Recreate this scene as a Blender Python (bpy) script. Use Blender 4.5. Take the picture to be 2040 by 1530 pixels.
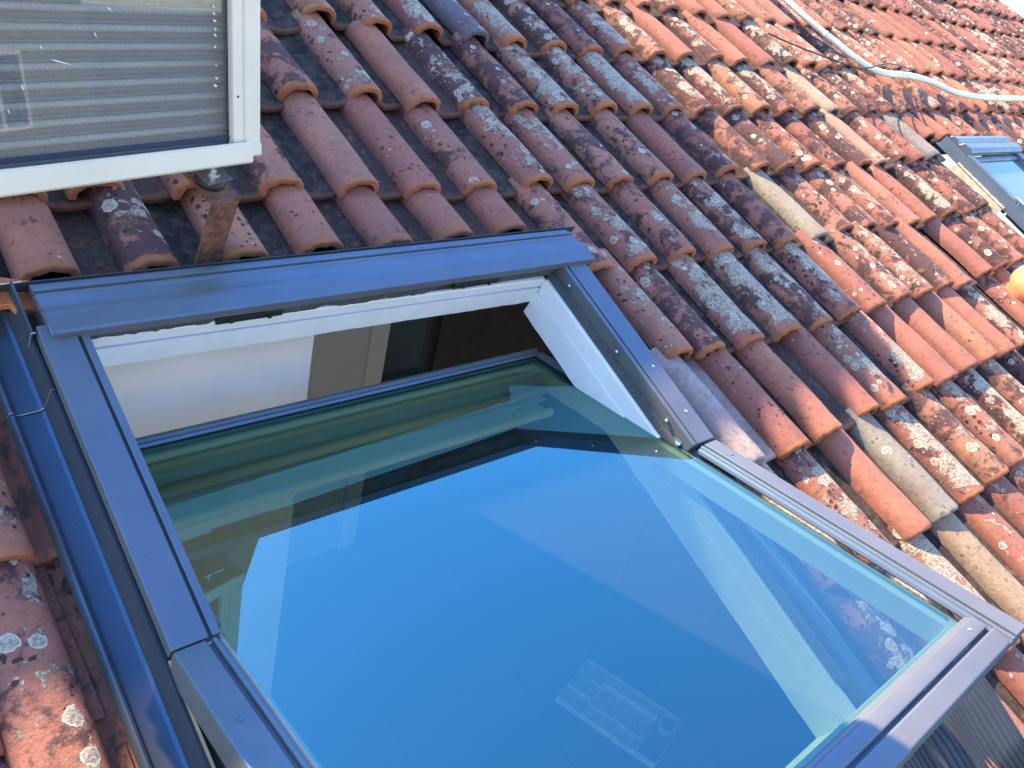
import bpy, bmesh, math, random
import numpy as np
from mathutils import Matrix, Vector

for o in list(bpy.data.objects):
    bpy.data.objects.remove(o)
S = bpy.context.scene
COL = S.collection
R = math.radians
PITCH = R(22.0)
# roof space: u along the eaves, v up the slope, n out of the roof  ->  world
W = Matrix.Rotation(PITCH, 4, 'X')
W3 = W.to_3x3()

# ---------------------------------------------------------------- camera
CAM_C = Vector((-1.1483, -2.0213, 1.3506))
CAM_R = Vector((0.735616, -0.512144, 0.443370))
CAM_U = Vector((0.189303, 0.783864, 0.591372))
CAM_F = Vector((0.650410, 0.351092, -0.673574))
cd = bpy.data.cameras.new('camera')
cd.sensor_fit = 'HORIZONTAL'
cd.sensor_width = 36.0
cd.lens = 1705.06 / 2040 * 36.0
cd.clip_start = 0.02
cd.clip_end = 2000
cam = bpy.data.objects.new('camera', cd)
COL.objects.link(cam)
m = Matrix((CAM_R, CAM_U, -CAM_F)).transposed().to_4x4()
m.translation = CAM_C
cam.matrix_world = W @ m
S.camera = cam

# ---------------------------------------------------------------- sun, sky, exposure
SUN = Vector((-0.20, 1.0, 0.325)).normalized()      # towards the sun, roof space
sw = (W3 @ SUN).normalized()
sl = bpy.data.lights.new('sun', 'SUN')
sl.energy = 3.5
sl.angle = R(0.53)
sl.color = (1.0, 0.80, 0.47)
so = bpy.data.objects.new('sun', sl)
COL.objects.link(so)
so.rotation_euler = sw.to_track_quat('Z', 'Y').to_euler()
wd = bpy.data.worlds.new("World")
S.world = wd
wd.use_nodes = True
nt = wd.node_tree
nt.nodes.clear()
sky = nt.nodes.new('ShaderNodeTexSky')
sky.sky_type = 'NISHITA'
sky.sun_disc = False
sky.sun_elevation = math.asin(sw.z)
sky.sun_rotation = math.atan2(sw.x, sw.y)
sky.air_density = 1.0
sky.dust_density = 0.3
sky.ozone_density = 3.5
bg = nt.nodes.new('ShaderNodeBackground')
bg.inputs['Strength'].default_value = 0.15
wo = nt.nodes.new('ShaderNodeOutputWorld')
hs = nt.nodes.new('ShaderNodeHueSaturation'); hs.inputs['Saturation'].default_value = 1.06
nt.links.new(sky.outputs[0], hs.inputs['Color']); nt.links.new(hs.outputs[0], bg.inputs[0])
nt.links.new(bg.outputs[0], wo.inputs[0])
S.view_settings.view_transform = 'Standard'
S.view_settings.look = 'None'
S.view_settings.exposure = 2.42
S.view_settings.gamma = 1.0
S.render.engine = 'CYCLES'
S.cycles.max_bounces = 10
S.cycles.transparent_max_bounces = 12
S.cycles.caustics_reflective = False
S.cycles.caustics_refractive = False
S.cycles.use_denoising = True

# ---------------------------------------------------------------- helpers
class MB:
    """collects shapes (in any space, through a point map) and links them as ONE mesh object"""
    def __init__(self, fn=None):
        self.v = []; self.f = []; self.fn = fn or (lambda p: p)
    def pts(self, ps):
        k = len(self.v); self.v += [tuple(self.fn(p)) for p in ps]; return k
    def hexa(self, ps):
        k = self.pts(ps)
        for q in ((0,3,2,1),(4,5,6,7),(0,1,5,4),(1,2,6,5),(2,3,7,6),(3,0,4,7)):
            self.f.append(tuple(k+i for i in q))
        return self
    def box(self, a, b):
        x0,y0,z0 = a; x1,y1,z1 = b
        return self.hexa([(x0,y0,z0),(x1,y0,z0),(x1,y1,z0),(x0,y1,z0),(x0,y0,z1),(x1,y0,z1),(x1,y1,z1),(x0,y1,z1)])
    def prism(self, poly, axis, a0, a1):
        """closed polygon swept along axis ('u','v' or 'n'); poly holds the other two coordinates in order"""
        n = len(poly)
        def mk(p, a):
            if axis == 'u': return (a, p[0], p[1])
            if axis == 'v': return (p[0], a, p[1])
            return (p[0], p[1], a)
        k = self.pts([mk(p, a0) for p in poly] + [mk(p, a1) for p in poly])
        for i in range(n):
            j = (i+1) % n
            self.f.append((k+i, k+j, k+n+j, k+n+i))
        self.f.append(tuple(k+i for i in reversed(range(n))))
        self.f.append(tuple(k+n+i for i in range(n)))
        return self
    def strip(self, line, t, axis, a0, a1):
        """folded sheet: open polyline given thickness t (towards its right-hand side), swept along axis"""
        P = [Vector(p) for p in line]; off = []
        for i, p in enumerate(P):
            d = Vector((0,0))
            if i > 0: e = (P[i]-P[i-1]).normalized(); d += Vector((e.y, -e.x))
            if i < len(P)-1: e = (P[i+1]-P[i]).normalized(); d += Vector((e.y, -e.x))
            d.normalize(); off.append(p + d*t)
        n = len(P)
        def mk(p, a):
            if axis == 'u': return (a, p[0], p[1])
            if axis == 'v': return (p[0], a, p[1])
            return (p[0], p[1], a)
        k = self.pts([mk(p, a0) for p in P]+[mk(p, a0) for p in off]+[mk(p, a1) for p in P]+[mk(p, a1) for p in off])
        for i in range(n-1):
            self.f.append((k+i, k+i+1, k+2*n+i+1, k+2*n+i))
            self.f.append((k+n+i+1, k+n+i, k+3*n+i, k+3*n+i+1))
            self.f.append((k+i+1, k+i, k+n+i, k+n+i+1))
            self.f.append((k+2*n+i, k+2*n+i+1, k+3*n+i+1, k+3*n+i))
        self.f.append((k, k+2*n, k+3*n, k+n))
        self.f.append((k+n-1, k+2*n-1, k+4*n-1, k+3*n-1))
        return self
    def tube(self, path, r, seg=12, flat=1.0, up=(0,0,1), cap=True):
        P = [Vector(p) for p in path]; rings = []
        rr = r if isinstance(r, (list, tuple)) else [r]*len(P)
        for i, p in enumerate(P):
            d = (P[min(i+1,len(P)-1)]-P[max(i-1,0)]).normalized()
            a = d.cross(Vector(up))
            if a.length < 1e-4: a = d.cross(Vector((1,0,0)))
            a.normalize(); b = a.cross(d).normalized()
            rings.append(self.pts([p + a*(math.cos(2*math.pi*k/seg)*rr[i]) + b*(math.sin(2*math.pi*k/seg)*rr[i]*flat) for k in range(seg)]))
        for i in range(len(rings)-1):
            for k in range(seg):
                k2 = (k+1) % seg
                self.f.append((rings[i]+k, rings[i]+k2, rings[i+1]+k2, rings[i+1]+k))
        if cap:
            self.f.append(tuple(rings[0]+k for k in reversed(range(seg))))
            self.f.append(tuple(rings[-1]+k for k in range(seg)))
        return self
    def grid(self, rows):
        n = len(rows[0]); k = [self.pts(r) for r in rows]
        for i in range(len(rows)-1):
            for j in range(n-1):
                self.f.append((k[i]+j, k[i]+j+1, k[i+1]+j+1, k[i+1]+j))
        return self
    def build(self, name, mat, parent=None, base=None, smooth=False, bevel=0.0, seg=2, world=False):
        """roof-space points; a child gets its points relative to its thing's base"""
        me = bpy.data.meshes.new(name)
        b = Vector(base) if base is not None else Vector((0,0,0))
        me.from_pydata([tuple(Vector(p)-b) for p in self.v], [], self.f)
        bm = bmesh.new(); bm.from_mesh(me)
        bmesh.ops.recalc_face_normals(bm, faces=bm.faces)
        bm.to_mesh(me); bm.free()
        me.materials.append(mat)
        if smooth:
            me.polygons.foreach_set('use_smooth', [True]*len(me.polygons))
        o = bpy.data.objects.new(name, me); COL.objects.link(o)
        if parent is not None:
            o.parent = parent
        elif not world:
            o.matrix_world = W @ Matrix.Translation(b)
        if bevel > 0:
            bv = o.modifiers.new('bevel', 'BEVEL'); bv.width = bevel; bv.segments = seg
            bv.limit_method = 'ANGLE'; bv.angle_limit = R(35)
            for p in me.polygons: p.use_smooth = True
            try:
                me.set_sharp_from_angle(angle=R(35))
            except Exception:
                pass
            wn = o.modifiers.new('normals', 'WEIGHTED_NORMAL'); wn.keep_sharp = True
        return o

def tag(o, label=None, cat=None, group=None, kind=None):
    if label: o['label'] = label
    if cat: o['category'] = cat
    if group: o['group'] = group
    if kind: o['kind'] = kind
    return o

def thing(name, base, label, cat, group=None):
    o = bpy.data.objects.new(name, None); COL.objects.link(o)
    o.empty_display_size = 0.1
    o.matrix_world = W @ Matrix.Translation(Vector(base))
    return tag(o, label, cat, group)

# ---------------------------------------------------------------- materials
def new_mat(name):
    m = bpy.data.materials.new(name); m.use_nodes = True
    t = m.node_tree; t.nodes.clear()
    out = t.nodes.new('ShaderNodeOutputMaterial')
    return m, t, out
def node(t, typ, **kw):
    n = t.nodes.new(typ)
    for k, v in kw.items():
        if k.startswith('i_'):
            n.inputs[k[2:].replace('_', ' ')].default_value = v
        else: setattr(n, k, v)
    return n
def link(t, a, b): t.links.new(a, b)
def math_(t, op, a, b=None, c=None):
    n = t.nodes.new('ShaderNodeMath'); n.operation = op
    for i, x in enumerate((a, b, c)):
        if x is None: continue
        if isinstance(x, (int, float)): n.inputs[i].default_value = x
        else: t.links.new(x, n.inputs[i])
    return n.outputs[0]
def mapr(t, x, a, b, c=0.0, d=1.0):
    n = t.nodes.new('ShaderNodeMapRange'); n.interpolation_type = 'SMOOTHSTEP'
    for i, v in enumerate((x, a, b, c, d)):
        if isinstance(v, (int, float)): n.inputs[i].default_value = v
        else: t.links.new(v, n.inputs[i])
    return n.outputs[0]
def mixc(t, f, a, b, mode='MIX'):
    n = t.nodes.new('ShaderNodeMix'); n.data_type = 'RGBA'; n.blend_type = mode
    for idx, x in ((0, f), (6, a), (7, b)):
        if isinstance(x, (int, float)): n.inputs[idx].default_value = x
        elif isinstance(x, tuple): n.inputs[idx].default_value = (*x, 1.0)
        else: t.links.new(x, n.inputs[idx])
    return n.outputs[2]
def noise(t, vec, scale, detail=4, rough=0.5, dist=0.0):
    n = t.nodes.new('ShaderNodeTexNoise')
    n.inputs['Scale'].default_value = scale; n.inputs['Detail'].default_value = detail
    n.inputs['Roughness'].default_value = rough; n.inputs['Distortion'].default_value = dist
    t.links.new(vec, n.inputs['Vector']); return n.outputs[0]

def simple_mat(name, col, rough=0.6, metal=0.0, var=0.0, vscale=20, bump=0.0, bscale=200, spec=0.5, col2=None, dirt=0.0):
    m, t, out = new_mat(name)
    b = node(t, 'ShaderNodeBsdfPrincipled')
    b.inputs['Roughness'].default_value = rough; b.inputs['Metallic'].default_value = metal
    b.inputs['Specular IOR Level'].default_value = spec
    tc = node(t, 'ShaderNodeTexCoord')
    n = noise(t, tc.outputs['Object'], vscale, 6, 0.6)
    c2 = col2 or tuple(c*(1-var) for c in col)
    c = mixc(t, mapr(t, n, 0.35, 0.65), col, c2)
    if dirt > 0:
        d = noise(t, tc.outputs['Object'], vscale*7, 8, 0.7)
        c = mixc(t, mapr(t, d, 0.62, 0.72, 0.0, dirt), c, (0.35, 0.32, 0.28))
    link(t, c, b.inputs['Base Color'])
    r = math_(t, 'MULTIPLY_ADD', n, 0.18, rough-0.09)
    link(t, r, b.inputs['Roughness'])
    if bump > 0:
        bn = noise(t, tc.outputs['Object'], bscale, 4, 0.6)
        bp = node(t, 'ShaderNodeBump'); bp.inputs['Strength'].default_value = bump; bp.inputs['Distance'].default_value = 0.002
        link(t, bn, bp.inputs['Height']); link(t, bp.outputs[0], b.inputs['Normal'])
    link(t, b.outputs[0], out.inputs[0])
    return m

def tile_mat():
    m, t, out = new_mat('weathered_terracotta')
    def attr(n):
        a = t.nodes.new('ShaderNodeAttribute'); a.attribute_type = 'GEOMETRY'; a.attribute_name = n; return a
    P = attr('tuv').outputs['Vector']
    C = attr('tcol').outputs['Color']
    sw_ = t.nodes.new('ShaderNodeSeparateXYZ'); link(t, attr('tw').outputs['Vector'], sw_.inputs[0])
    crown, pan, lip = sw_.outputs
    sm = t.nodes.new('ShaderNodeSeparateXYZ'); link(t, attr('tm').outputs['Vector'], sm.inputs[0])
    lich, dark, fresh = sm.outputs
    # warped coordinates
    wn = t.nodes.new('ShaderNodeTexNoise'); wn.inputs['Scale'].default_value = 55; wn.inputs['Detail'].default_value = 5
    link(t, P, wn.inputs['Vector'])
    va = t.nodes.new('ShaderNodeVectorMath'); va.operation = 'MULTIPLY_ADD'
    link(t, wn.outputs['Color'], va.inputs[0]); va.inputs[1].default_value = (0.022, 0.022, 0.022); link(t, P, va.inputs[2])
    PW = va.outputs[0]
    n_big = noise(t, P, 9, 4, 0.55)
    n_med = noise(t, P, 38, 6, 0.65)
    n_fin = noise(t, P, 260, 4, 0.65)
    # clay
    c = mixc(t, mapr(t, n_big, 0.3, 0.7, 0.0, 0.7), C, mixc(t, 0.6, C, (0.17, 0.075, 0.068)))
    n_mo = noise(t, PW, 70, 7, 0.7)
    c = mixc(t, mapr(t, n_mo, 0.46, 0.66, 0.0, 0.55), c, mixc(t, 0.75, c, (0.115, 0.060, 0.052)))
    c = mixc(t, mapr(t, n_med, 0.42, 0.68, 0.0, 0.45), c, mixc(t, 0.5, C, (0.36, 0.175, 0.115)))
    c = mixc(t, mapr(t, n_fin, 0.35, 0.7, 0.0, 0.35), c, mixc(t, 0.5, c, (0.10, 0.05, 0.04)))
    # soot / algae film in big irregular patches
    n_d = noise(t, P, 15, 8, 0.68, 0.4)
    dth = math_(t, 'MULTIPLY_ADD', dark, -0.40, 0.765)
    md = mapr(t, n_d, dth, math_(t, 'ADD', dth, 0.10), 0.0, 0.84)
    c = mixc(t, md, c, mixc(t, n_fin, (0.070, 0.036, 0.040), (0.030, 0.020, 0.026)))
    # small black spots
    v1 = t.nodes.new('ShaderNodeTexVoronoi'); v1.inputs['Scale'].default_value = 62
    link(t, PW, v1.inputs['Vector'])
    sc = t.nodes.new('ShaderNodeSeparateColor'); link(t, v1.outputs['Color'], sc.inputs[0])
    rad = math_(t, 'MULTIPLY', mapr(t, sc.outputs[0], 0.30, 1.0, 0.0, 0.46), mapr(t, noise(t, P, 7, 2), 0.38, 0.62, 0.2, 1.15))
    ms = mapr(t, math_(t, 'SUBTRACT', rad, v1.outputs['Distance']), 0.0, 0.09)
    ms = math_(t, 'MULTIPLY', ms, mapr(t, dark, 0.0, 0.35, 0.25, 0.92))
    c = mixc(t, ms, c, (0.028, 0.018, 0.018))
    # pale lichen crust: ragged sheets
    n_l = noise(t, PW, 19, 9, 0.66, 0.2)
    n_l2 = noise(t, P, 5.0, 3, 0.5)
    nl = math_(t, 'ADD', math_(t, 'MULTIPLY', n_l, 0.75), math_(t, 'MULTIPLY', n_l2, 0.25))
    lth = math_(t, 'MULTIPLY_ADD', lich, -0.30, 0.715)
    crw = mapr(t, crown, 0.2, 0.95, 0.13, 0.0)
    lth = math_(t, 'ADD', lth, crw)
    lth = math_(t, 'ADD', lth, math_(t, 'MULTIPLY', lip, 0.25))
    ml = mapr(t, nl, lth, math_(t, 'ADD', lth, 0.035))
    # rosettes with a pale rim
    v2 = t.nodes.new('ShaderNodeTexVoronoi'); v2.inputs['Scale'].default_value = 23
    wv = t.nodes.new('ShaderNodeVectorMath'); wv.operation = 'MULTIPLY_ADD'
    wn2 = t.nodes.new('ShaderNodeTexNoise'); wn2.inputs['Scale'].default_value = 120; wn2.inputs['Detail'].default_value = 4
    link(t, P, wn2.inputs['Vector']); link(t, wn2.outputs['Color'], wv.inputs[0]); wv.inputs[1].default_value = (0.010,)*3
    link(t, P, wv.inputs[2]); link(t, wv.outputs[0], v2.inputs['Vector'])
    s2 = t.nodes.new('ShaderNodeSeparateColor'); link(t, v2.outputs['Color'], s2.inputs[0])
    pr = math_(t, 'MULTIPLY_ADD', lich, 0.95, -0.06)
    r2 = math_(t, 'MULTIPLY', math_(t, 'LESS_THAN', s2.outputs[1], pr), math_(t, 'MULTIPLY_ADD', s2.outputs[0], 0.34, 0.10))
    r2 = math_(t, 'MULTIPLY', r2, mapr(t, crown, 0.1, 0.7))
    e2 = math_(t, 'SUBTRACT', r2, v2.outputs['Distance'])
    mr = math_(t, 'MULTIPLY', mapr(t, e2, 0.0, 0.03), math_(t, 'GREATER_THAN', r2, 0.02))
    rim = math_(t, 'MULTIPLY', mr, mapr(t, e2, 0.03, 0.11, 1.0, 0.0))
    v3 = t.nodes.new('ShaderNodeTexVoronoi'); v3.inputs['Scale'].default_value = 85
    link(t, PW, v3.inputs['Vector'])
    s3 = t.nodes.new('ShaderNodeSeparateColor'); link(t, v3.outputs['Color'], s3.inputs[0])
    r3 = math_(t, 'MULTIPLY', math_(t, 'LESS_THAN', s3.outputs[2], math_(t, 'MULTIPLY', lich, 0.42)), mapr(t, noise(t, P, 8, 3), 0.40, 0.62, 0.0, 0.40))
    m3 = math_(t, 'MULTIPLY', mapr(t, math_(t, 'SUBTRACT', r3, v3.outputs['Distance']), 0.0, 0.08), mapr(t, crown, 0.1, 0.5))
    mall = math_(t, 'MAXIMUM', math_(t, 'MAXIMUM', ml, mr), m3)
    n_g = noise(t, P, 150, 5, 0.7)
    lc = mixc(t, mapr(t, n_g, 0.34, 0.66), (0.22, 0.16, 0.12), (0.49, 0.41, 0.32))
    lc = mixc(t, math_(t, 'MULTIPLY', rim, 0.8), lc, (0.60, 0.53, 0.43))
    lc = mixc(t, mapr(t, noise(t, P, 21, 3), 0.5, 0.7, 0.0, 0.55), lc, mixc(t, 0.5, lc, (0.33, 0.24, 0.17)))
    hole = mapr(t, noise(t, P, 95, 6, 0.75), 0.55, 0.63, 0.0, 0.75)
    mall2 = math_(t, 'MULTIPLY', mall, math_(t, 'SUBTRACT', 1.0, math_(t, 'MULTIPLY', hole, math_(t, 'SUBTRACT', 1.0, mr))))
    c = mixc(t, mall2, c, lc)
    # moss and dirt settled in the pan
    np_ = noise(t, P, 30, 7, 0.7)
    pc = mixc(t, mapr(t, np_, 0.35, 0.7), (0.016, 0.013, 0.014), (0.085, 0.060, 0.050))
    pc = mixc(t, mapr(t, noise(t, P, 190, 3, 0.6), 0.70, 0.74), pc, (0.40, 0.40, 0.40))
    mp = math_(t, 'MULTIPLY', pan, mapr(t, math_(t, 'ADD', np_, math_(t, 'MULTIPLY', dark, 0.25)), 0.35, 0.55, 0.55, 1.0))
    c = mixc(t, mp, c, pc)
    # raw orange clay along the lower lip
    nlip = noise(t, P, 48, 6, 0.7)
    mlip = mapr(t, math_(t, 'ADD', lip, math_(t, 'MULTIPLY', math_(t, 'SUBTRACT', nlip, 0.5), 0.9)), 0.45, 0.62)
    mlip = math_(t, 'MULTIPLY', math_(t, 'MULTIPLY', mlip, fresh), math_(t, 'MULTIPLY_ADD', pan, -0.95, 1.0))
    c = mixc(t, mlip, c, mixc(t, n_med, (0.30, 0.095, 0.040), (0.46, 0.165, 0.062)))
    b = node(t, 'ShaderNodeBsdfPrincipled')
    link(t, c, b.inputs['Base Color'])
    b.inputs['Roughness'].default_value = 0.82
    b.inputs['Specular IOR Level'].default_value = 0.28
    h = math_(t, 'ADD', math_(t, 'MULTIPLY', n_fin, 0.5), math_(t, 'MULTIPLY', mall2, math_(t, 'MULTIPLY_ADD', n_g, 1.2, 0.5)))
    h = math_(t, 'ADD', h, math_(t, 'MULTIPLY', n_med, 0.9))
    bp = node(t, 'ShaderNodeBump'); bp.inputs['Strength'].default_value = 0.7; bp.inputs['Distance'].default_value = 0.0034
    link(t, h, bp.inputs['Height']); link(t, bp.outputs[0], b.inputs['Normal'])
    link(t, b.outputs[0], out.inputs[0])
    return m

def glass_mat(name, tr_tint, r0, rough=0.0, dust=0.0, tint=(0.95, 0.97, 1.0)):
    """thin pane: Schlick reflectance r0 at normal incidence, the rest passes tinted"""
    m, t, out = new_mat(name)
    tr = node(t, 'ShaderNodeBsdfTransparent'); tr.inputs[0].default_value = (*tr_tint, 1)
    gl = node(t, 'ShaderNodeBsdfGlossy'); gl.inputs['Roughness'].default_value = rough
    gl.inputs[0].default_value = (*tint, 1)
    lw = node(t, 'ShaderNodeLayerWeight'); lw.inputs['Blend'].default_value = 0.5
    f = math_(t, 'MULTIPLY_ADD', math_(t, 'POWER', lw.outputs['Facing'], 4.0), 1-r0, r0)
    mx = node(t, 'ShaderNodeMixShader')
    link(t, f, mx.inputs[0]); link(t, tr.outputs[0], mx.inputs[1]); link(t, gl.outputs[0], mx.inputs[2])
    res = mx.outputs[0]
    if dust > 0:
        df = node(t, 'ShaderNodeBsdfDiffuse'); df.inputs[0].default_value = (0.6, 0.6, 0.58, 1)
        tc = node(t, 'ShaderNodeTexCoord')
        n = noise(t, tc.outputs['Object'], 420, 3, 0.6)
        m2 = node(t, 'ShaderNodeMixShader'); link(t, mapr(t, n, 0.3, 0.75, dust*.5, dust*1.6), m2.inputs[0]); link(t, res, m2.inputs[1]); link(t, df.outputs[0], m2.inputs[2])
        res = m2.outputs[0]
    link(t, res, out.inputs[0])
    return m

def lacquer_mat(name, dif, gls, rough, dirt=0.0, vscale=6):
    """grey lacquer: matt pigment plus gloss tinted with the blue of reflected sky, faint handling marks"""
    m, t, out = new_mat(name)
    tc = node(t, 'ShaderNodeTexCoord')
    n = noise(t, tc.outputs['Object'], vscale, 5, 0.6)
    n2 = noise(t, tc.outputs['Object'], vscale*9, 7, 0.7)
    c = mixc(t, mapr(t, n, 0.35, 0.65), dif, tuple(x*.86 for x in dif))
    c = mixc(t, mapr(t, n2, 0.64, 0.76, 0.0, dirt), c, (0.32, 0.29, 0.25))
    d = node(t, 'ShaderNodeBsdfDiffuse'); link(t, c, d.inputs[0]); d.inputs['Roughness'].default_value = 0.3
    g = node(t, 'ShaderNodeBsdfGlossy'); g.inputs[0].default_value = (*gls, 1)
    link(t, math_(t, 'MULTIPLY_ADD', n2, 0.22, rough-0.11), g.inputs['Roughness'])
    bn = noise(t, tc.outputs['Object'], 26, 4, 0.5)
    bp = node(t, 'ShaderNodeBump'); bp.inputs['Strength'].default_value = 0.06; bp.inputs['Distance'].default_value = 0.003
    link(t, bn, bp.inputs['Height']); link(t, bp.outputs[0], g.inputs['Normal']); link(t, bp.outputs[0], d.inputs['Normal'])
    a = node(t, 'ShaderNodeAddShader'); link(t, d.outputs[0], a.inputs[0]); link(t, g.outputs[0], a.inputs[1])
    link(t, a.outputs[0], out.inputs[0])
    return m

M = {}
M['tile'] = tile_mat()
M['cover'] = lacquer_mat('grey_blue_lacquered_aluminium', (0.122, 0.112, 0.088), (0.008, 0.064, 0.150), 0.42, 0.24)
M['flash'] = lacquer_mat('grey_blue_flashing_sheet', (0.055, 0.052, 0.046), (0.010, 0.058, 0.130), 0.40, 0.30)
M['old_cover'] = simple_mat('aged_grey_cover', (0.15, 0.18, 0.22), 0.42, 0.5, var=0.15, vscale=9)
M['old_glass'] = glass_mat('dusty_grey_glass', (0.6, 0.66, 0.66), 0.20, 0.03, 0.10, tint=(0.50, 0.62, 0.78))
M['edge'] = simple_mat('bare_sheet_edge', (0.55, 0.56, 0.58), 0.35, 0.7, var=0.1)
M['white'] = simple_mat('white_painted_wood', (0.86, 0.86, 0.86), 0.38, var=0.04, vscale=8)
M['lining'] = simple_mat('white_plasterboard', (0.84, 0.86, 0.87), 0.8, var=0.06, vscale=14, bump=0.15, bscale=120)
M['rubber'] = simple_mat('black_rubber', (0.018, 0.018, 0.022), 0.55, var=0.2)
M['foam'] = simple_mat('grey_foam_seal', (0.10, 0.105, 0.115), 0.95, var=0.45, vscale=160, bump=0.9, bscale=420)
M['glass'] = glass_mat('coated_window_glass', (0.35, 0.46, 0.35), 0.27, tint=(0.155, 0.55, 0.73), dust=0.014)
M['steel'] = simple_mat('zinc_screw', (0.62, 0.63, 0.66), 0.3, 0.9, var=0.15, vscale=200)
M['plaster'] = simple_mat('room_plaster', (0.93, 0.89, 0.83), 0.9, var=0.08, vscale=2.5, bump=0.1, bscale=60)
M['grey_plaster'] = simple_mat('grey_room_plaster', (0.74, 0.76, 0.77), 0.9, var=0.08, vscale=2.5)
M['cream'] = simple_mat('cream_coated_aluminium', (0.76, 0.67, 0.52), 0.42, 0.0, var=0.05, vscale=6)
M['rust'] = simple_mat('rusty_painted_steel', (0.27, 0.11, 0.062), 0.8, 0.1, var=0.45, vscale=60, bump=0.8, bscale=260, col2=(0.11, 0.05, 0.038), dirt=0.35)
M['deck'] = simple_mat('dark_underlay', (0.02, 0.02, 0.022), 0.9, var=0.3)
M['door'] = simple_mat('dark_door_leaf', (0.070, 0.062, 0.062), 0.6, var=0.3, vscale=5)
M['wood'] = simple_mat('tan_wood', (0.42, 0.22, 0.11), 0.6, var=0.2)
M['apron'] = simple_mat('pleated_lead_grey_apron', (0.045, 0.052, 0.068), 0.5, 0.2, var=0.2, vscale=12)
M['render'] = simple_mat('cream_render', (0.22, 0.215, 0.205), 0.9, var=0.1, vscale=3)
M['pale_roof'] = simple_mat('pale_sheet_roof', (0.60, 0.64, 0.68), 0.6, 0.0, var=0.25, vscale=1.2)
M['ground'] = simple_mat('paved_ground', (0.20, 0.19, 0.17), 0.9, var=0.3, vscale=0.4)
M['pot'] = simple_mat('new_terracotta', (0.46, 0.205, 0.095), 0.7, var=0.18, vscale=9, bump=0.2, bscale=150)
M['cable'] = simple_mat('dark_brown_cable', (0.055, 0.040, 0.035), 0.6, var=0.2)
M['mortar'] = simple_mat('pale_mortar', (0.50, 0.40, 0.27), 0.95, var=0.3, vscale=30, bump=0.6, bscale=120)

MEAS={(-5,3):(-1.000,-1.062),(-5,4):(-1.002,-1.412),(-5,5):(-1.004,-1.800),(-5,6):(-1.022,-2.12),(1,0):(0.241,0.036),(2,0):(0.438,0.007),(3,0):(0.643,0.006),(4,0):(0.828,-0.015),(5,0):(1.006,-0.024),(6,0):(1.211,-0.018),(7,0):(1.405,-0.029),(8,0):(1.618,-0.010),(9,0):(1.820,-0.018),(10,0):(2.031,-0.004),(11,0):(2.258,0.002),(12,0):(2.455,-0.002),(13,0):(2.684,-0.002),(14,0):(2.923,0.027),(15,0):(3.122,0.031),(16,0):(3.316,0.033),(17,0):(3.543,0.054),(8,-1):(1.612,0.318),(9,-1):(1.841,0.336),(10,-1):(2.054,0.346),(11,-1):(2.263,0.355),(12,-1):(2.478,0.353),(13,-1):(2.696,0.360),(14,-1):(2.919,0.378),(15,-1):(3.147,0.387),(16,-1):(3.339,0.382),(17,-1):(3.564,0.406),(18,-1):(3.766,0.400),(0,1):(0.000,-0.336),(1,1):(0.219,-0.330),(2,1):(0.403,-0.364),(3,1):(0.608,-0.356),(4,1):(0.803,-0.374),(5,1):(0.997,-0.370),(6,1):(1.204,-0.366),(7,1):(1.405,-0.367),(8,1):(1.613,-0.357),(9,1):(1.828,-0.350),(10,1):(2.037,-0.348),(11,1):(2.253,-0.341),(12,1):(2.459,-0.343),(13,1):(2.679,-0.335),(14,1):(2.911,-0.323),(15,1):(3.103,-0.326),(-3,2):(-0.612,-0.653),(-2,2):(-0.403,-0.672),(-1,2):(-0.200,-0.673),(0,2):(0.006,-0.691),(1,2):(0.200,-0.707),(2,2):(0.400,-0.709),(3,2):(0.615,-0.707),(4,2):(0.797,-0.720),(5,2):(0.988,-0.718),(6,2):(1.201,-0.718),(7,2):(1.402,-0.716),(8,2):(1.618,-0.698),(9,2):(1.853,-0.690),(10,2):(2.044,-0.693),(11,2):(2.253,-0.693),(12,2):(2.468,-0.698),(13,2):(2.688,-0.702),(14,2):(2.878,-0.692),(15,2):(3.111,-0.673),(16,2):(3.312,-0.680),(4,3):(0.801,-1.053),(5,3):(1.011,-1.045),(6,3):(1.216,-1.054),(7,3):(1.412,-1.055),(8,3):(1.613,-1.060),(9,3):(1.834,-1.060),(10,3):(2.065,-1.043),(11,3):(2.259,-1.043),(12,3):(2.449,-1.055),(13,3):(2.643,-1.064),(14,3):(2.854,-1.051),(15,3):(3.091,-1.039),(16,3):(3.321,-1.045),(3,4):(0.670,-1.377),(4,4):(0.811,-1.392),(5,4):(1.005,-1.399),(6,4):(1.212,-1.403),(8,4):(1.619,-1.399),(9,4):(1.808,-1.403),(10,4):(2.029,-1.394),(11,4):(2.222,-1.402),(12,4):(2.437,-1.396),(13,4):(2.594,-1.413),(4,5):(0.835,-1.744),(5,5):(1.022,-1.743),(6,5):(1.277,-1.732),(7,5):(1.447,-1.745),(8,5):(1.671,-1.735),(9,5):(1.853,-1.744),(10,5):(2.049,-1.738),(11,5):(2.266,-1.737),(12,5):(2.440,-1.744),(13,5):(2.621,-1.742),(5,6):(1.057,-2.092),(6,6):(1.252,-2.094)}
EXPO = 0.3485
CO = [(0.00148,-0.01095),(-0.00745,-0.00358),(-0.00397,0.00613),(0.00065,0.00041),(-0.00058,-0.00074),(0.00237,0.00026)]
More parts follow.
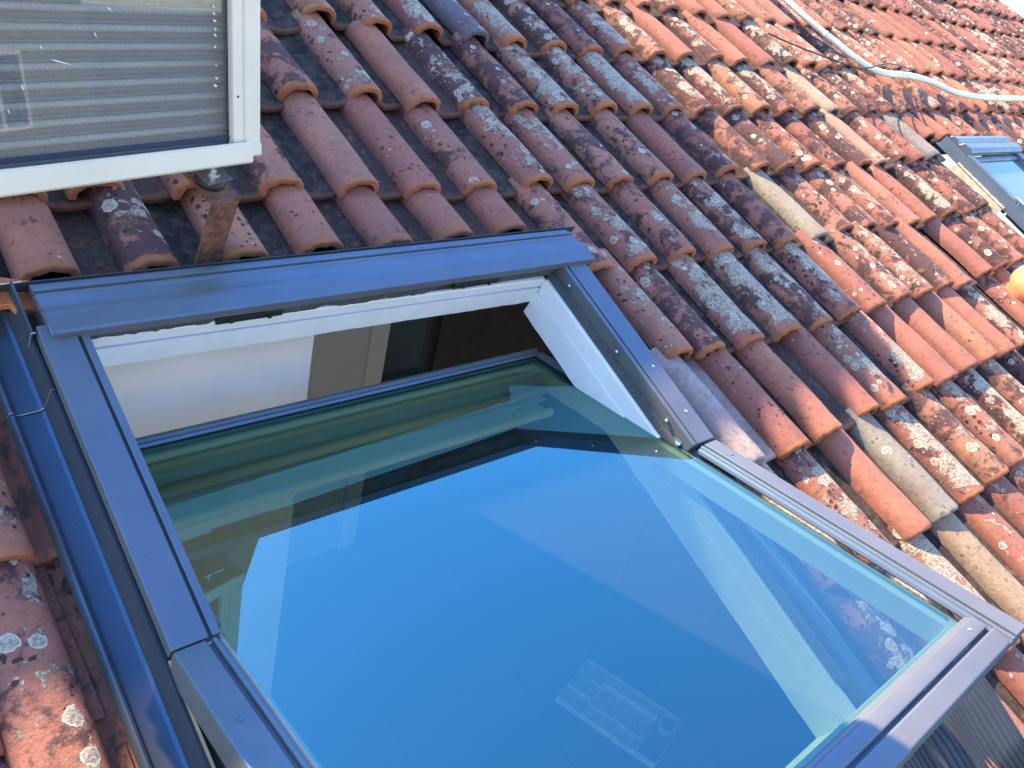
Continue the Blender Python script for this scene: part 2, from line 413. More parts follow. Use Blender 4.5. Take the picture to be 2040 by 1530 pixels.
def lip_pos(i, j):
    """where the lower left corner of the tile in column i, row j (counted downslope) lies"""
    if (i, j) in MEAS: return MEAS[(i, j)]
    a = max(-5, min(20, i)); b = max(-2, min(6, j))
    t = (1, a, b, a*a, a*b, b*b)
    rg = random.Random(i*131+j*17)
    return (0.205*i + sum(c[0]*x for c, x in zip(CO, t)) + rg.uniform(-.004, .004),
            -EXPO*j + sum(c[1]*x for c, x in zip(CO, t)) + rg.uniform(-.005, .005))

# ---------------------------------------------------------------- one roof tile: a barrel roll and a flat pan in one piece
def tile_geometry(i, j, nlen=9, nroll=13, cut_v=None, pan_to=None):
    rg = random.Random(i*977+j*31+5)
    u0, v0 = lip_pos(i, j)
    L = 0.405
    s = np.array([0, .003, .008, .02, .05, .10, .18, .27, .345, L] if nlen >= 9 else [0, .006, .03, .17, .34, L])
    if cut_v is not None:                                   # sawn off above the window
        s0 = max(0.0, cut_v - v0)
        s = np.concatenate([[s0, s0+.002, s0+.006], s[s > s0+.012]])
    dyaw = rg.gauss(0, .007); dn = rg.gauss(0, .0018); tw = rg.gauss(0, .02)
    th = np.linspace(math.pi, 0, nroll)
    a = 0.0585 + rg.gauss(0, .0012); hgt = 0.054 + rg.gauss(0, .0022)
    ex = 0.82
    cu = np.sign(np.cos(th))*np.abs(np.cos(th))**ex; su = np.maximum(np.sin(th), 0)**0.74
    pu = np.array([.122, .131, .150, .180, .205, .219, .244]); pn = np.array([-.0015, -.005, -.007, -.006, -.001, .004, .006])
    if pan_to is not None:
        k = pu < pan_to; pu = np.append(pu[k], pan_to); pn = np.append(pn[k], 0.0); pn = pn + .030*np.clip((pu-.128)/.025, 0, 1)
    vv = []; roll_f = np.concatenate([su, np.zeros(len(pu))]); pan_f = np.concatenate([np.clip(1-su*2.2, 0, 1)*np.array([0.25]*(nroll//2)+[1]*(nroll-nroll//2)), np.ones(len(pu))])
    nu = nroll + len(pu)
    ph = rg.uniform(0, 6.28)
    top = np.zeros((len(s), nu, 3)); bot = np.zeros((len(s), nu, 3))
    T = 0.0155
    for q, ss in enumerate(s):
        w = 1.0 - .055*ss/L
        uc = a + .001
        au = uc + a*w*cu; an = hgt*w*su
        bu = uc + (a*w-T)*cu; bn = (hgt*w-T)*su
        U = np.concatenate([au, pu]); Nn = np.concatenate([an, pn])
        UB = np.concatenate([bu, pu]); NB = np.concatenate([bn, pn-T*.9])
        wob = .0011*math.sin(ss*23+ph) + .0008*math.sin(ss*61+ph*2)
        nn = (-.027 if pan_to is None else -.016)*ss/EXPO + dn + wob
        if q < 2:                                           # worn, rounded lip
            r = (.0035, .001)[q]
            d = np.array([r]*nu)
            U = U - (np.concatenate([cu, np.zeros(len(pu))]))*d; Nn = Nn - np.concatenate([su, np.ones(len(pu))])*d
        jag = np.array([.0016*math.sin(k*1.9+ph)+.0012*math.sin(k*4.1+ph*3) for k in range(nu)]) if q < 3 else 0
        top[q,:,0] = u0 + U + dyaw*(ss-.2); top[q,:,1] = v0 + ss + jag; top[q,:,2] = Nn + nn + tw*(U-.1)*.25
        bot[q,:,0] = u0 + UB + dyaw*(ss-.2); bot[q,:,1] = v0 + ss + jag; bot[q,:,2] = NB + nn + tw*(U-.1)*.25
    ns = len(s)
    V = np.concatenate([top.reshape(-1,3), bot.reshape(-1,3)])
    F = []
    o = ns*nu
    for q in range(ns-1):
        for k in range(nu-1):
            p = q*nu+k
            F.append((p, p+1, p+nu+1, p+nu)); F.append((o+p+1, o+p, o+p+nu, o+p+nu+1))
    for k in range(nu-1):
        F.append((k+1, k, o+k, o+k+1)); p = (ns-1)*nu+k; F.append((p, p+1, o+p+1, o+p))
    for q in range(ns-1):
        p = q*nu; F.append((p, p+nu, o+p+nu, o+p)); p = q*nu+nu-1; F.append((p+nu, p, o+p, o+p+nu))
    S_ = np.repeat(s - s[0], nu); S_ = np.concatenate([S_, S_])
    lipw = np.clip(1 - S_/.034, 0, 1)
    CR = np.tile(roll_f, ns); CR = np.concatenate([CR, CR*0])
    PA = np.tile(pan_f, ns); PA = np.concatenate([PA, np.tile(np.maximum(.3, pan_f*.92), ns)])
    nearlip = np.clip(S_/.022, 0, 1)
    tw_ = np.stack([CR, PA*(.82+.18*nearlip), lipw], 1)
    off = np.array([rg.uniform(-40, 40), rg.uniform(-40, 40), rg.uniform(-40, 40)])
    return V, F, tw_, V - np.array([u0, v0, 0]) + off

PLAIN = {(2,1),(0,2),(1,2),(0,3),(1,3),(2,3),(10,0),(12,0),(13,0),(13,-1),(12,-1),(16,-1),(7,2),(5,5),(5,6),(9,5),(10,5),(12,5),(13,4),(14,4),(13,3),(-4,3),(-3,2)}
GREY = {(9,3):(.30,.275,.215),(6,6):(.27,.26,.215),(4,0):(.10,.115,.145),(14,1):(.44,.34,.24),(14,2):(.42,.27,.19),(17,2):(.26,.25,.23),(6,7):(.36,.27,.18)}
CLAY = [(.38,.132,.092),(.42,.152,.098),(.34,.116,.088),(.41,.168,.118),(.45,.188,.112),(.31,.106,.080),(.39,.148,.102)]
def tile_look(i, j):
    rg = random.Random(i*613+j*89+11)
    col = list(rg.choice(CLAY))
    lich = min(1.0, max(0.0, rg.gauss(.66, .20))); dark = min(1, max(0, rg.gauss(.72, .18))); fresh = rg.uniform(.7, 1.0)
    if i > 8: fresh *= .5; lich *= .9
    if rg.random() < .10: lich *= .2; dark *= .35
    if j <= -1 and i > 20: dark = min(1, dark+.1)
    lab = None
    if (i, j) in PLAIN:
        col = list(rg.choice(CLAY[:4])); col = [c*1.05 for c in col]
        lich = rg.uniform(0.0, .12); dark = rg.uniform(.0, .22); lab = 'plain red tile with hardly any lichen'
        fresh *= .6
    if (i, j) in GREY:
        col = list(GREY[(i, j)]); lich = .25; dark = .15; fresh = 0.0
        lab = 'greyish cement coloured tile' if i not in (14,) else 'pale beige tile'
        if (i, j) == (4, 0): lich = .45; lab = 'dark blue grey tile with white specks'
    if i <= -5: lich = .62; dark = .66; fresh *= .5; col = [.38,.135,.085]
    if (i, j) == (3, 5): col = [.37,.30,.285]; lich = 0; dark = 0; fresh = 0; lab = 'new pale pinkish white tile beside the window'
    return col, lich, dark, fresh, lab

def tile_object(name, items, parent, base):
    Vs=[]; Fs=[]; TW=[]; TU=[]; TC=[]; TM=[]; k=0
    for (i, j, kw) in items:
        V, F, tw_, tu = tile_geometry(i, j, **kw)
        col, lich, dark, fresh, lab = tile_look(i, j)
        Vs.append(V - np.array(base)); Fs += [tuple(x+k for x in f) for f in F]; TW.append(tw_); TU.append(tu)
        if (i, j) == (3, 5): tw_[:,1] *= 0.03
        if i <= -5: tw_[:,1] *= 0.55
        TC.append(np.tile(np.array([*col, 1.0]), (len(V), 1))); TM.append(np.tile(np.array([lich, dark, fresh]), (len(V), 1)))
        k += len(V)
    me = bpy.data.meshes.new(name)
    me.from_pydata(np.concatenate(Vs).tolist(), [], Fs)
    for nm, typ, arr, key in (('tw','FLOAT_VECTOR',TW,'vector'),('tuv','FLOAT_VECTOR',TU,'vector'),('tm','FLOAT_VECTOR',TM,'vector'),('tcol','FLOAT_COLOR',TC,'color')):
        at = me.attributes.new(nm, typ, 'POINT'); at.data.foreach_set(key, np.concatenate(arr).astype(np.float32).ravel())
    me.materials.append(M['tile'])
    me.polygons.foreach_set('use_smooth', [True]*len(me.polygons))
    try: me.set_sharp_from_angle(angle=R(50))
    except Exception: pass
    o = bpy.data.objects.new(name, me); COL.objects.link(o); o.parent = parent
    return o

# ---------------------------------------------------------------- the tiled roof
roof = thing('tiled_roof', (0, -1, 0), 'weathered terracotta tile roof with lichen patches and dark mossy channels', 'roof')
roof['kind'] = 'thing'
RB = (0, -1, 0)
def project(u, v, n):
    p = Vector((u, v, n)) - CAM_C
    z = p.dot(CAM_F)
    if z <= .05: return None
    return (1020 + 1705.06*p.dot(CAM_R)/z, 765 - 1705.06*p.dot(CAM_U)/z, z)
tiles = []
for i in range(-9, 42):
    for j in range(-6, 10):
        u0, v0 = lip_pos(i, j)
        kw = {}
        if v0 > 1.95: continue
        # the big window's opening and its flashing
        if -4 <= i <= 2 and 3 <= j <= 6:
            if j == 3: kw['cut_v'] = -0.880 + 0.006*((i*7) % 3)
            else: continue
        if -4 <= i <= 2 and j == 7 and True: continue
        if i == -5 and 3 <= j <= 7: kw['pan_to'] = 0.155
        # the small window's opening
        if 3.74 < u0 + .1 < 4.70 and -1.78 < v0 < -.54:
            if v0 + EXPO > -.54: kw['cut_v'] = -.50
            else: continue
        q = project(u0+.1, v0+.17, .03)
        if q is None or not (-420 < q[0] < 2500 and -420 < q[1] < 1980):
            if not (-3 < u0 < 4 and -3 < v0 < 1.2): continue
        z = q[2] if q else 3
        if z > 4.2: kw.update(nlen=5, nroll=9)
        area = 0
        if q and -60 < q[0] < 2100 and -60 < q[1] < 1590: area = 1/(z*z)
        tiles.append((area, i, j, kw))
tiles.sort(key=lambda t: -t[0])
# the hundred that show largest are parts of their own, the rest of the field is one part
HIDDEN = {(-5,3)}
for a_, i, j, kw in tiles[:100]:
    o = tile_object('roof_tile', [(i, j, kw)], roof, RB)
    lab = tile_look(i, j)[4]
    if lab: o['label'] = lab
rest = tile_object('roof_tile_field', [(i, j, kw) for a_, i, j, kw in tiles[100:]], roof, RB)
rest['kind'] = 'stuff'
# boarding below the tiles, open under the two windows
dk = MB()
for (a, b, c, d) in ((-3.2, -.80, -4.2, 1.95), (.56, 3.80, -4.2, 1.95), (4.62, 8.6, -4.2, 1.95), (-.80, .56, -1.02, 1.95), (-.80, .56, -4.2, -2.345), (3.80, 4.62, -.54, 1.95), (3.80, 4.62, -4.2, -1.56)):
    dk.box((a, c, -.075), (b, d, -.045))
dk.build('roof_boarding', M['deck'], roof, RB)

# ---------------------------------------------------------------- the big open roof window
WB = (-0.13, -1.645, 0.0)
win = thing('roof_window', WB, 'large open centre pivot roof window in grey aluminium, blue sky reflected in its glass', 'roof window')
win['kind'] = 'thing'
PV, PN, PHI = -1.645, 0.100, R(26.3)
CP, SP = math.cos(PHI), math.sin(PHI)
def sash_pt(p):
    u, s, h = p
    return (u, PV + s*CP + h*SP, PN - s*SP + h*CP)
def lean(p):                                   # the frame sits a little lower to the right
    u, v, n = p
    return (u, v, n - 0.030*(u+.70)/1.12)

# outer covers of the frame, upper half, either side
UL0, UL1, UL2, UL3 = -.788, -.733, -.727, -.714
UR0, UR1, UR2, UR3 = .446, .458, .464, .531
mb = MB()
mb.prism([(UL0,.062),(UL0,.0985),(UL0+.003,.1005),(UL1,.1005),(UL1,.090),(UL2,.090),(UL2,.1005),(UL3,.1000),(UL3,.052)], 'v', PV-.002, -1.042)
cl = mb.build('frame_cover', M['cover'], win, WB, bevel=.0015)
mb = MB(); mb.prism([(UR0,.060),(UR0,.1000),(UR1,.1005),(UR1,.090),(UR2,.090),(UR2,.1005),(UR3-.003,.1005),(UR3,.0985),(UR3,.04)], 'v', PV-.002, -1.042)
cr = mb.build('frame_cover', M['cover'], win, WB, bevel=.0015)
for u, v in ((-.765,-1.50),(-.765,-1.12)):
    x = MB(); x.tube([(u,v,.1003),(u,v,.1018)], [.0045,.0035], 12); x.build('screw', M['cover'], cl, None, smooth=True)
for u, v in ((.500,-1.42),(.500,-1.56)):
    x = MB(); x.tube([(u,v,.1003),(u,v,.1020)], [.0045,.0035], 12); x.build('screw', M['steel'], cr, None, smooth=True)
for o in list(cl.children)+list(cr.children):
    for vtx in o.data.vertices: vtx.co -= Vector(WB)

# hood over the top of the frame, folded sheet with two beads
HU0, HU1 = -.770, .558
hp = [(-.944,.060),(-.944,.088),(-.950,.091),(-.960,.0930),(-.962,.0985),(-.967,.0990),(-.969,.0935),(-.974,.0935),(-.976,.1000),(-.981,.1000),
      (-.984,.0985),(-1.004,.1010),(-1.020,.1075),(-1.028,.1115),(-1.040,.1130),(-1.062,.1120),(-1.068,.1130),(-1.072,.1105),(-1.0735,.094)]
mb = MB(); mb.strip(hp, .0016, 'u', HU0, HU1)
hood = mb.build('hood', M['cover'], win, WB, smooth=True)
try: hood.data.set_sharp_from_angle(angle=R(28))
except Exception: pass
for u in (HU0, HU1-.0016):
    mb = MB()
    mb.prism([(-.946,.045),(-.946,.088)]+[(a, b-.0025) for a, b in hp[3:-1]]+[(-1.072,.078),(-1.055,.060)], 'u', u, u+.0016)
    mb.build('hood_end_plate', M['edge'], win, WB)
# foam seal and hook rail under the hood
mb = MB()
rg = random.Random(4)
rows = []
N_ = 90
for q in range(N_+1):
    u = -.712 + 1.150*q/N_
    low = .060 + .010*max(0, math.sin(q*.55))*(1 if math.sin(q*.21) > -.2 else .3) + rg.uniform(-.002, .002)
    if 17 < q < 27 or 60 < q < 72: low = .082
    rows.append([(u, -1.068 + rg.uniform(-.0012,.0012), .098), (u, -1.067 + rg.uniform(-.0015,.0015), .084), (u, -1.065, low), (u, -1.050, low+.002), (u, -1.045, .098)])
mb.grid(rows); mb.build('foam_strip', M['foam'], win, WB)
mb = MB(); mb.box((-.712,-1.058,.050),(.440,-1.044,.0965)); 
for u0_, u1_ in ((-.48,-.34),(.10,.24)):
    mb.box((u0_,-1.069,.064),(u1_,-1.0585,.080)); mb.tube([(u0_+.03,-1.073,.072),(u0_+.03,-1.066,.072)], .006, 10); mb.tube([(u1_-.03,-1.074,.070),(u1_-.03,-1.066,.070)], .005, 10)
mb.build('hook_rail', M['rubber'], win, WB, bevel=.001)

# side ledges with foam seal, black channel, white frame
for sgn, ua, ub, uc in ((1, UR0, .432, .424),):
    mb = MB()
    a, b = min(ua, ub), max(ua, ub)
    mb.box((a+.0005, -2.24, .040), (b-.0005, -1.062, .066)); mb.build('side_seal', M['foam'], win, WB)
    mb = MB(); a, b = min(ub, uc), max(ub, uc)
    mb.box((a+.0005, -2.24, -.01), (b-.0005, -1.062, .030)); mb.build('side_channel', M['rubber'], win, WB)
for v in (-1.125, -1.345, -1.56):
    mb = MB(); mb.tube([(.4455,v,.082),(.4385,v,.079)], [.0055,.0045], 12, up=(0,1,0)); mb.build('screw', M['steel'], win, WB, smooth=True)
FU0, FU1, FV0, FV1 = -.716, .422, -2.318, -1.066
mb = MB(lean)
n0, n1 = .028, .0745
nt_ = .0460
mb.box((FU0-.018, FV1, nt_), (FU1+.002, FV1+.020, n1))
mb.box((FU0-.018, FV0-.02, n0), (FU1+.002, FV0, n1))
mb.box((FU0-.018, FV0, n0), (FU0, FV1, n1)); mb.box((FU1, FV0, n0), (FU1+.018, FV1, n1))
mb.build('frame', M['white'], win, WB, bevel=.002)
# plasterboard lining: upper board runs back level, sides square, raw cut edges
def ragged(pts_a, pts_b, n, amp, seed):
    rg = random.Random(seed); A=[Vector(p) for p in pts_a]; B=[Vector(p) for p in pts_b]; out=[]
    for q in range(n+1):
        t = q/n; d = rg.uniform(-amp, amp) if rg.random() < .6 else 0
        out.append([A[0].lerp(A[1], t), B[0].lerp(B[1], t)+Vector((0,0,d))])
    return out
mb = MB(lean)
LB = -.050
lu0, lu1, lv1, lv0 = FU0+.004, FU1-.004, FV1-.004, FV0+.004
def board(face_a, face_b, back, seed):
    g = ragged(face_a, face_b, 44, .0018, seed)
    bk = Vector(back)
    rows = [[a, b, b+bk, a+bk] for a, b in g]
    mb.grid([r+[r[0]] for r in rows])
board(((lu0,lv1,nt_-.001),(lu1,lv1,nt_-.001)), ((lu0,lv1,-.009),(lu1,lv1,-.009)), (0,.070,-.0285), 1)
board(((lu1,lv1,n0-.001),(lu1,lv0,n0-.001)), ((lu1,lv1,LB),(lu1,lv0,LB)), (.013,0,0), 2)
board(((lu0,lv0,n0-.001),(lu0,lv1,n0-.001)), ((lu0,lv0,LB),(lu0,lv1,LB)), (-.013,0,0), 3)
board(((lu1,lv0,n0-.001),(lu0,lv0,n0-.001)), ((lu1,lv0,LB),(lu0,lv0,LB)), (0,-.013,0), 5)
mb.build('lining', M['lining'], win, WB)

# lower frame cover below the sash, flashing, apron
mb = MB()
mb.prism([(-.770,.02),(-.770,.066),(-.766,.069),(-.735,.069),(-.735,.02)], 'v', -2.345, PV-.004)
mb.prism([(.470,.02),(.470,.069),(.512,.069),(.516,.066),(.516,.02)], 'v', -2.345, PV-.004)
mb.prism([(-.770,.02),(-.770,.066),(.516,.066),(.516,.02)], 'v', -2.375, -2.349)
mb.build('lower_frame_cover', M['cover'], win, WB, bevel=.0015)
x = MB(); x.tube([(-.764,-1.79,.0692),(-.764,-1.79,.073)], [.0075,.0065], 14); x.tube([(-.764,-1.79,.0729),(-.764,-1.79,.0738)], [.0035,.003], 10)
x.build('screw', M['steel'], win, WB, smooth=True)
def gutter(sg, ua):
    # profile from the cover outwards: upstand, trough, outer bead
    return [(ua, .074), (ua+sg*.0045, .076), (ua+sg*.006, .070), (ua+sg*.012, .026), (ua+sg*.018, .021), (ua+sg*.048, .018), (ua+sg*.055, .021), (ua+sg*.058, .028), (ua+sg*.061, .030), (ua+sg*.064, .027), (ua+sg*.068, .016)]
mb = MB(); mb.strip(gutter(-1, -.7905), .0014, 'v', -2.36, -1.128)
fl = mb.build('flashing', M['flash'], win, WB, smooth=True)
mb = MB(); mb.strip([(a, b) for a, b in gutter(1, .5345)], .0014, 'v', -2.36, -1.02)
fr = mb.build('flashing', M['flash'], win, WB, smooth=True)
for o in (fl, fr):
    try: o.data.set_sharp_from_angle(angle=R(30))
    except Exception: pass
# corner piece and back gutter lapping over the top of the side flashing
mb = MB(); mb.strip([(a-.0015, b+.0035) for a, b in gutter(-1, -.7905)], .0014, 'v', -1.158, -.940)
mb.strip([(-.9385,.093),(-.9385,.034),(-.915,.030)], .0014, 'u', -.865, .60)
mb.strip([(-.795,.100),(-.7975,.100),(-.7985,.036)], .0014, 'v', -1.055, -.940)
bk = mb.build('back_gutter', M['flash'], win, WB, smooth=True)
try: bk.data.set_sharp_from_angle(angle=R(30))
except Exception: pass
mb = MB(); P_ = gutter(-1, -.7905)
mb.tube([(a-.0015, -1.1590, b+.0040) for a, b in P_], .0008, 6)
mb.build('gutter_edge', M['edge'], win, WB); mb = MB()
mb.tube([(-.8675,-.9395,.040),(-.8675,-.9395,.092),(-.78,-.9395,.0945)], .0013, 6)
mb.build('gutter_edge', M['edge'], win, WB); mb = MB()
mb.tube([(-.8010,-1.056,.036),(-.7985,-1.056,.100),(-.7920,-1.056,.100)], .0013, 6)
mb.build('gutter_edge', M['edge'], win, WB)
# pleated apron over the tiles below
mb = MB(); rows = []
nu_ = 1100
for q in range(nu_+1):
    u = -.99 + 1.86*q/nu_
    z = .0065*math.sin(q*.55)
    und = .016*(.5+.5*math.cos((u/.205)*2*math.pi))
    rows.append([(u, -2.372, .056+z*.4), (u, -2.40, .060+z*.9), (u, -2.46, .050+und+z), (u, -2.56, .036+und+z), (u, -2.63, .026+und+z)])
mb.grid(rows); ap = mb.build('apron', M['apron'], win, WB, smooth=True)
sd = ap.modifiers.new('thickness', 'SOLIDIFY'); sd.thickness = .0012

# the sash, turned on its pivots
sash = MB(sash_pt)
# white timber: stiles and rails under the glass
SU0, SU1, ST, SBOT = -.712, .452, .556, -.655
wi = .040
wl = .014
sash.box((SU0+.004, SBOT, -.082), (SU0+wl, ST-.004, -.026))
sash.box((SU1-wi, SBOT, -.082), (SU1-.004, ST-.004, -.026))
sash.box((SU0+wl, ST-.046, -.082), (SU1-wi, ST-.004, -.026))
sash.box((SU0+wl, SBOT, -.082), (SU1-wi, SBOT+.014, -.026))
so_ = sash.build('sash', M['white'], win, WB, bevel=.003)
g = MB(sash_pt); g.grid([[(SU0+.006, SBOT+.004, -.0215), (SU1-.006, SBOT+.004, -.0215)], [(SU0+.006, ST-.010, -.0215), (SU1-.006, ST-.010, -.0215)]])
gl = g.build('glass_pane', M['glass'], so_, WB)
# bare spacer of the sealed unit, seen as bright lines round the glass edge
g = MB(sash_pt)
for a, b in (((SU1-.024, SBOT+.02), (SU1-.016, ST-.025)), ((SU0+.014, ST-.036), (SU1-.024, ST-.028))):
    g.box((a[0], a[1], -.0255), (b[0], b[1], -.0240))
g.build('spacer', M['steel'], so_, WB)
# top edge trim and upper-half side trims (thin dark channel)
g = MB(sash_pt)
g.prism([(ST+.006,-.060),(ST+.006,-.010),(ST+.002,-.006),(ST-.006,-.008),(ST-.008,-.014),(ST-.015,-.012),(ST-.019,-.0185),(ST-.003,-.0190),(ST-.0035,-.060)], 'u', SU0-.006, SU1+.006)
g.prism([(SU1+.006,-.060),(SU1+.006,-.010),(SU1+.002,-.006),(SU1-.006,-.008),(SU1-.008,-.014),(SU1-.015,-.0185),(SU1-.0035,-.0190),(SU1-.0035,-.060)], 'v', .03, ST-.021)
g.prism([(SU0-.006,-.060),(SU0-.006,-.010),(SU0-.002,-.006),(SU0+.006,-.008),(SU0+.008,-.014),(SU0+.015,-.0185),(SU0+.0035,-.0190),(SU0+.0035,-.060)], 'v', .03, ST-.021)
g.build('edge_trim', M['cover'], so_, WB, bevel=.0008)
# lower-half covers
g = MB(sash_pt)
g.prism([(-.792,-.048),(-.790,-.006),(-.786,.0005),(-.740,.0005),(-.7385,-.010),(-.7315,-.010),(-.7300,-.0005),(-.723,-.0015),(-.721,-.008),(-.716,-.010),(-.7135,-.018),(-.735,-.030)], 'v', SBOT-.040, -.006)
sc_ = g.build('sash_cover', M['cover'], so_, WB, bevel=.0015)
g = MB(sash_pt)
g.prism([(.527,-.052),(.527,-.006),(.522,.0005),(.4765,.0005),(.4755,-.007),(.4700,-.007),(.4690,-.0010),(.4620,-.0020),(.4605,-.008),(.4550,-.009),(.4520,-.018),(.47,-.030)], 'v', SBOT-.084, -.012)
g.build('sash_cover', M['cover'], so_, WB, bevel=.0015)
g = MB(sash_pt)
ub0, ub1 = -.7125, .4515
b0 = SBOT+.003
g.prism([(b0,-.018),(b0-.0035,-.009),(b0-.012,-.0065),(b0-.013,-.0035),(b0-.030,-.0010),(b0-.041,-.0030),(b0-.0415,-.012),(b0-.030,-.030),(b0-.004,-.030)], 'u', ub0, ub1)
g.build('bottom_cover', M['cover'], so_, WB, bevel=.0012)
g = MB(sash_pt)
g.prism([(b0-.0405,-.016),(b0-.048,-.0165),(b0-.0485,-.006),(b0-.052,-.004),(b0-.082,-.0075),(b0-.0855,-.0105),(b0-.0865,-.040),(b0-.080,-.040),(b0-.0405,-.040)], 'u', -.780, .474)
g.build('bottom_cover', M['cover'], so_, WB, bevel=.0015)
for u, s, h in ((.405, b0-.026, -.0012), (-.762, -.16, .0005), (.499, -.075, .0005)):
    x = MB(sash_pt); x.tube([(u,s,h),(u,s,h+.0016)], [.0045,.0035], 12); x.build('screw', M['steel'] if u > .4 and s < -.2 else M['cover'], so_, WB, smooth=True)
# ventilation bar and flap inside the top rail
g = MB(sash_pt)
g.tube([(SU0+wl+.004, .455, -.072), (SU1-wi-.004, .455, -.072)], .0135, 20, up=(0,0,1))
g.build('ventilation_bar', M['cream'], so_, WB, smooth=True)
g = MB(sash_pt)
g.prism([(.500,-.040),(.500,-.060),(.478,-.070),(.470,-.096),(.440,-.096),(.440,-.100),(.476,-.101),(.488,-.075),(.508,-.065),(.508,-.040)], 'u', SU0+wl+.001, SU1-wi-.001)
g.build('ventilation_flap', M['white'], so_, WB, bevel=.001)
g = MB(sash_pt)
g.tube([(SU0+wl+.01, .395, -.105), (SU1-wi-.03, .395, -.105)], .012, 18, up=(0,0,1))
g.box((SU0+wl+.02, .404, -.112), (SU1-wi-.035, .455, -.102))
g.build('handle_bar', M['cream'], so_, WB, smooth=False)

# ---------------------------------------------------------------- small closed roof window farther right
def small_window():
    B = (4.2, -1.0, 0)
    t = thing('roof_window', B, 'small closed dark framed roof window far along the roof, near the right edge', 'roof window'); t['kind'] = 'thing'
    u0, u1, v1, v0 = 3.815, 4.60, -.58, -1.56
    vm = (v0+v1)/2
    m_ = MB(); m_.prism([(v1+.012,.02),(v1+.012,.085),(v1-.004,.098),(v1-.03,.100),(v1-.045,.086),(v1-.055,.086),(v1-.07,.108),(v1-.115,.112),(v1-.135,.100),(v1-.137,.075),(v1-.10,.06)], 'u', u0+.02, u1+.005)
    m_.build('hood', M['old_cover'], t, B, bevel=.003)
    for a, b in ((u0, u0+.055), (u1-.055, u1)):
        m_ = MB(); m_.prism([(a,.0),(a,.083),(a+.004,.087),(b-.004,.087),(b,.083),(b,.03)], 'v', vm, v1-.136); m_.build('frame_cover', M['old_cover'], t, B, bevel=.002)
        m_ = MB(); m_.prism([(a-.002,.0),(a-.002,.088),(a+.004,.093),(b-.004,.093),(b+.002,.088),(b+.002,.03)], 'v', v0, vm-.012); m_.build('sash_cover', M['old_cover'], t, B, bevel=.002)
        m_ = MB(); m_.box((a-.004, vm-.030, .092), (a+.03, vm+.022, .101)); m_.build('clamp', M['steel'], t, B, bevel=.002)
    m_ = MB(); m_.prism([(v0+.058,.03),(v0+.058,.086),(v0+.004,.092),(v0,.088),(v0-.002,.02)], 'u', u0+.057, u1-.057); m_.build('bottom_cover', M['old_cover'], t, B, bevel=.002)
    m_ = MB(); m_.box((u0+.057, v1-.17, .035), (u1-.057, v1-.1365, .072)); m_.build('glazing_trim', M['old_cover'], t, B, bevel=.002)
    m_ = MB(); m_.grid([[(u0+.057, v0+.06, .0625),(u1-.057, v0+.06, .0625)],[(u0+.057, v1-.171, .0625),(u1-.057, v1-.171, .0625)]]); m_.build('glass_pane', M['old_glass'], t, B)
    m_ = MB(); m_.box((u0+.057, v0+.06, .01), (u1-.057, v1-.171, .0595-.004)); m_.build('blind', M['blind'], t, B)
    m_ = MB(); m_.strip([(u0-.003,.076),(u0-.010,.078),(u0-.014,.035),(u0-.06,.030)], .002, 'v', v0-.05, v1+.02); m_.build('flashing', M['old_cover'], t, B); m_ = MB(); m_.strip([(u1+.06,.030),(u1+.014,.035),(u1+.010,.078),(u1+.007,.076)], .002, 'v', v0-.05, v1+.02)
    m_.build('flashing', M['old_cover'], t, B)
    return t
M['blind'] = simple_mat('pale_grey_blind', (0.22, 0.24, 0.27), 0.8, var=0.2, vscale=5)
small_window()
# mortar fillet along the small window's left side
m_ = MB(); rg = random.Random(8); rows = []
for q in range(25):
    v = -.72 - .34*q/24
    w_ = .006 + rg.uniform(-.002, .002); k = .034 + rg.uniform(-.002,.002)
    rows.append([(3.800, v, .01), (3.797, v, k), (3.775-w_*.4, v, k+.006), (3.760-w_, v, .028), (3.745-w_, v, -.01)])
m_.grid(rows); o = m_.build('mortar_fillet', M['mortar'], None, (3.77,-.83,0), smooth=True)
tag(o, 'sandy mortar fillet sealing the left side of the small closed roof window', 'mortar')

# ---------------------------------------------------------------- glazed solar panel standing above the window
PE1 = Vector((.969, .230, -.093)); PE2 = Vector((-.026, .467, .884)); PE2 = (PE2 - PE1*PE1.dot(PE2)).normalized(); PE1.normalize()
PNN = PE1.cross(PE2)                               # faces down the slope
PB = Vector((-.325, -.813, .252))
PW_, PH_ = .675, 1.16
def pan_pt(p):
    x, y, z = p                                    # x to the left from the right edge (negative), y up, z out of the face
    q = PB + PE1*x + PE2*y + PNN*z
    return (q.x, q.y, q.z)
pan = thing('solar_panel', tuple(PB), 'glazed solar panel in a cream metal frame standing steeply above the open roof window', 'solar panel')
g = MB(pan_pt); g.prism([(0,-.075),(0,.0),(-.002,.002),(-.037,.002),(-.039,-.002),(-.042,-.002),(-.0425,.0005),(-.064,.0005),(-.066,-.004),(-.066,-.012),(-.01,-.012),(-.01,-.075)], 'v', .012, PH_)
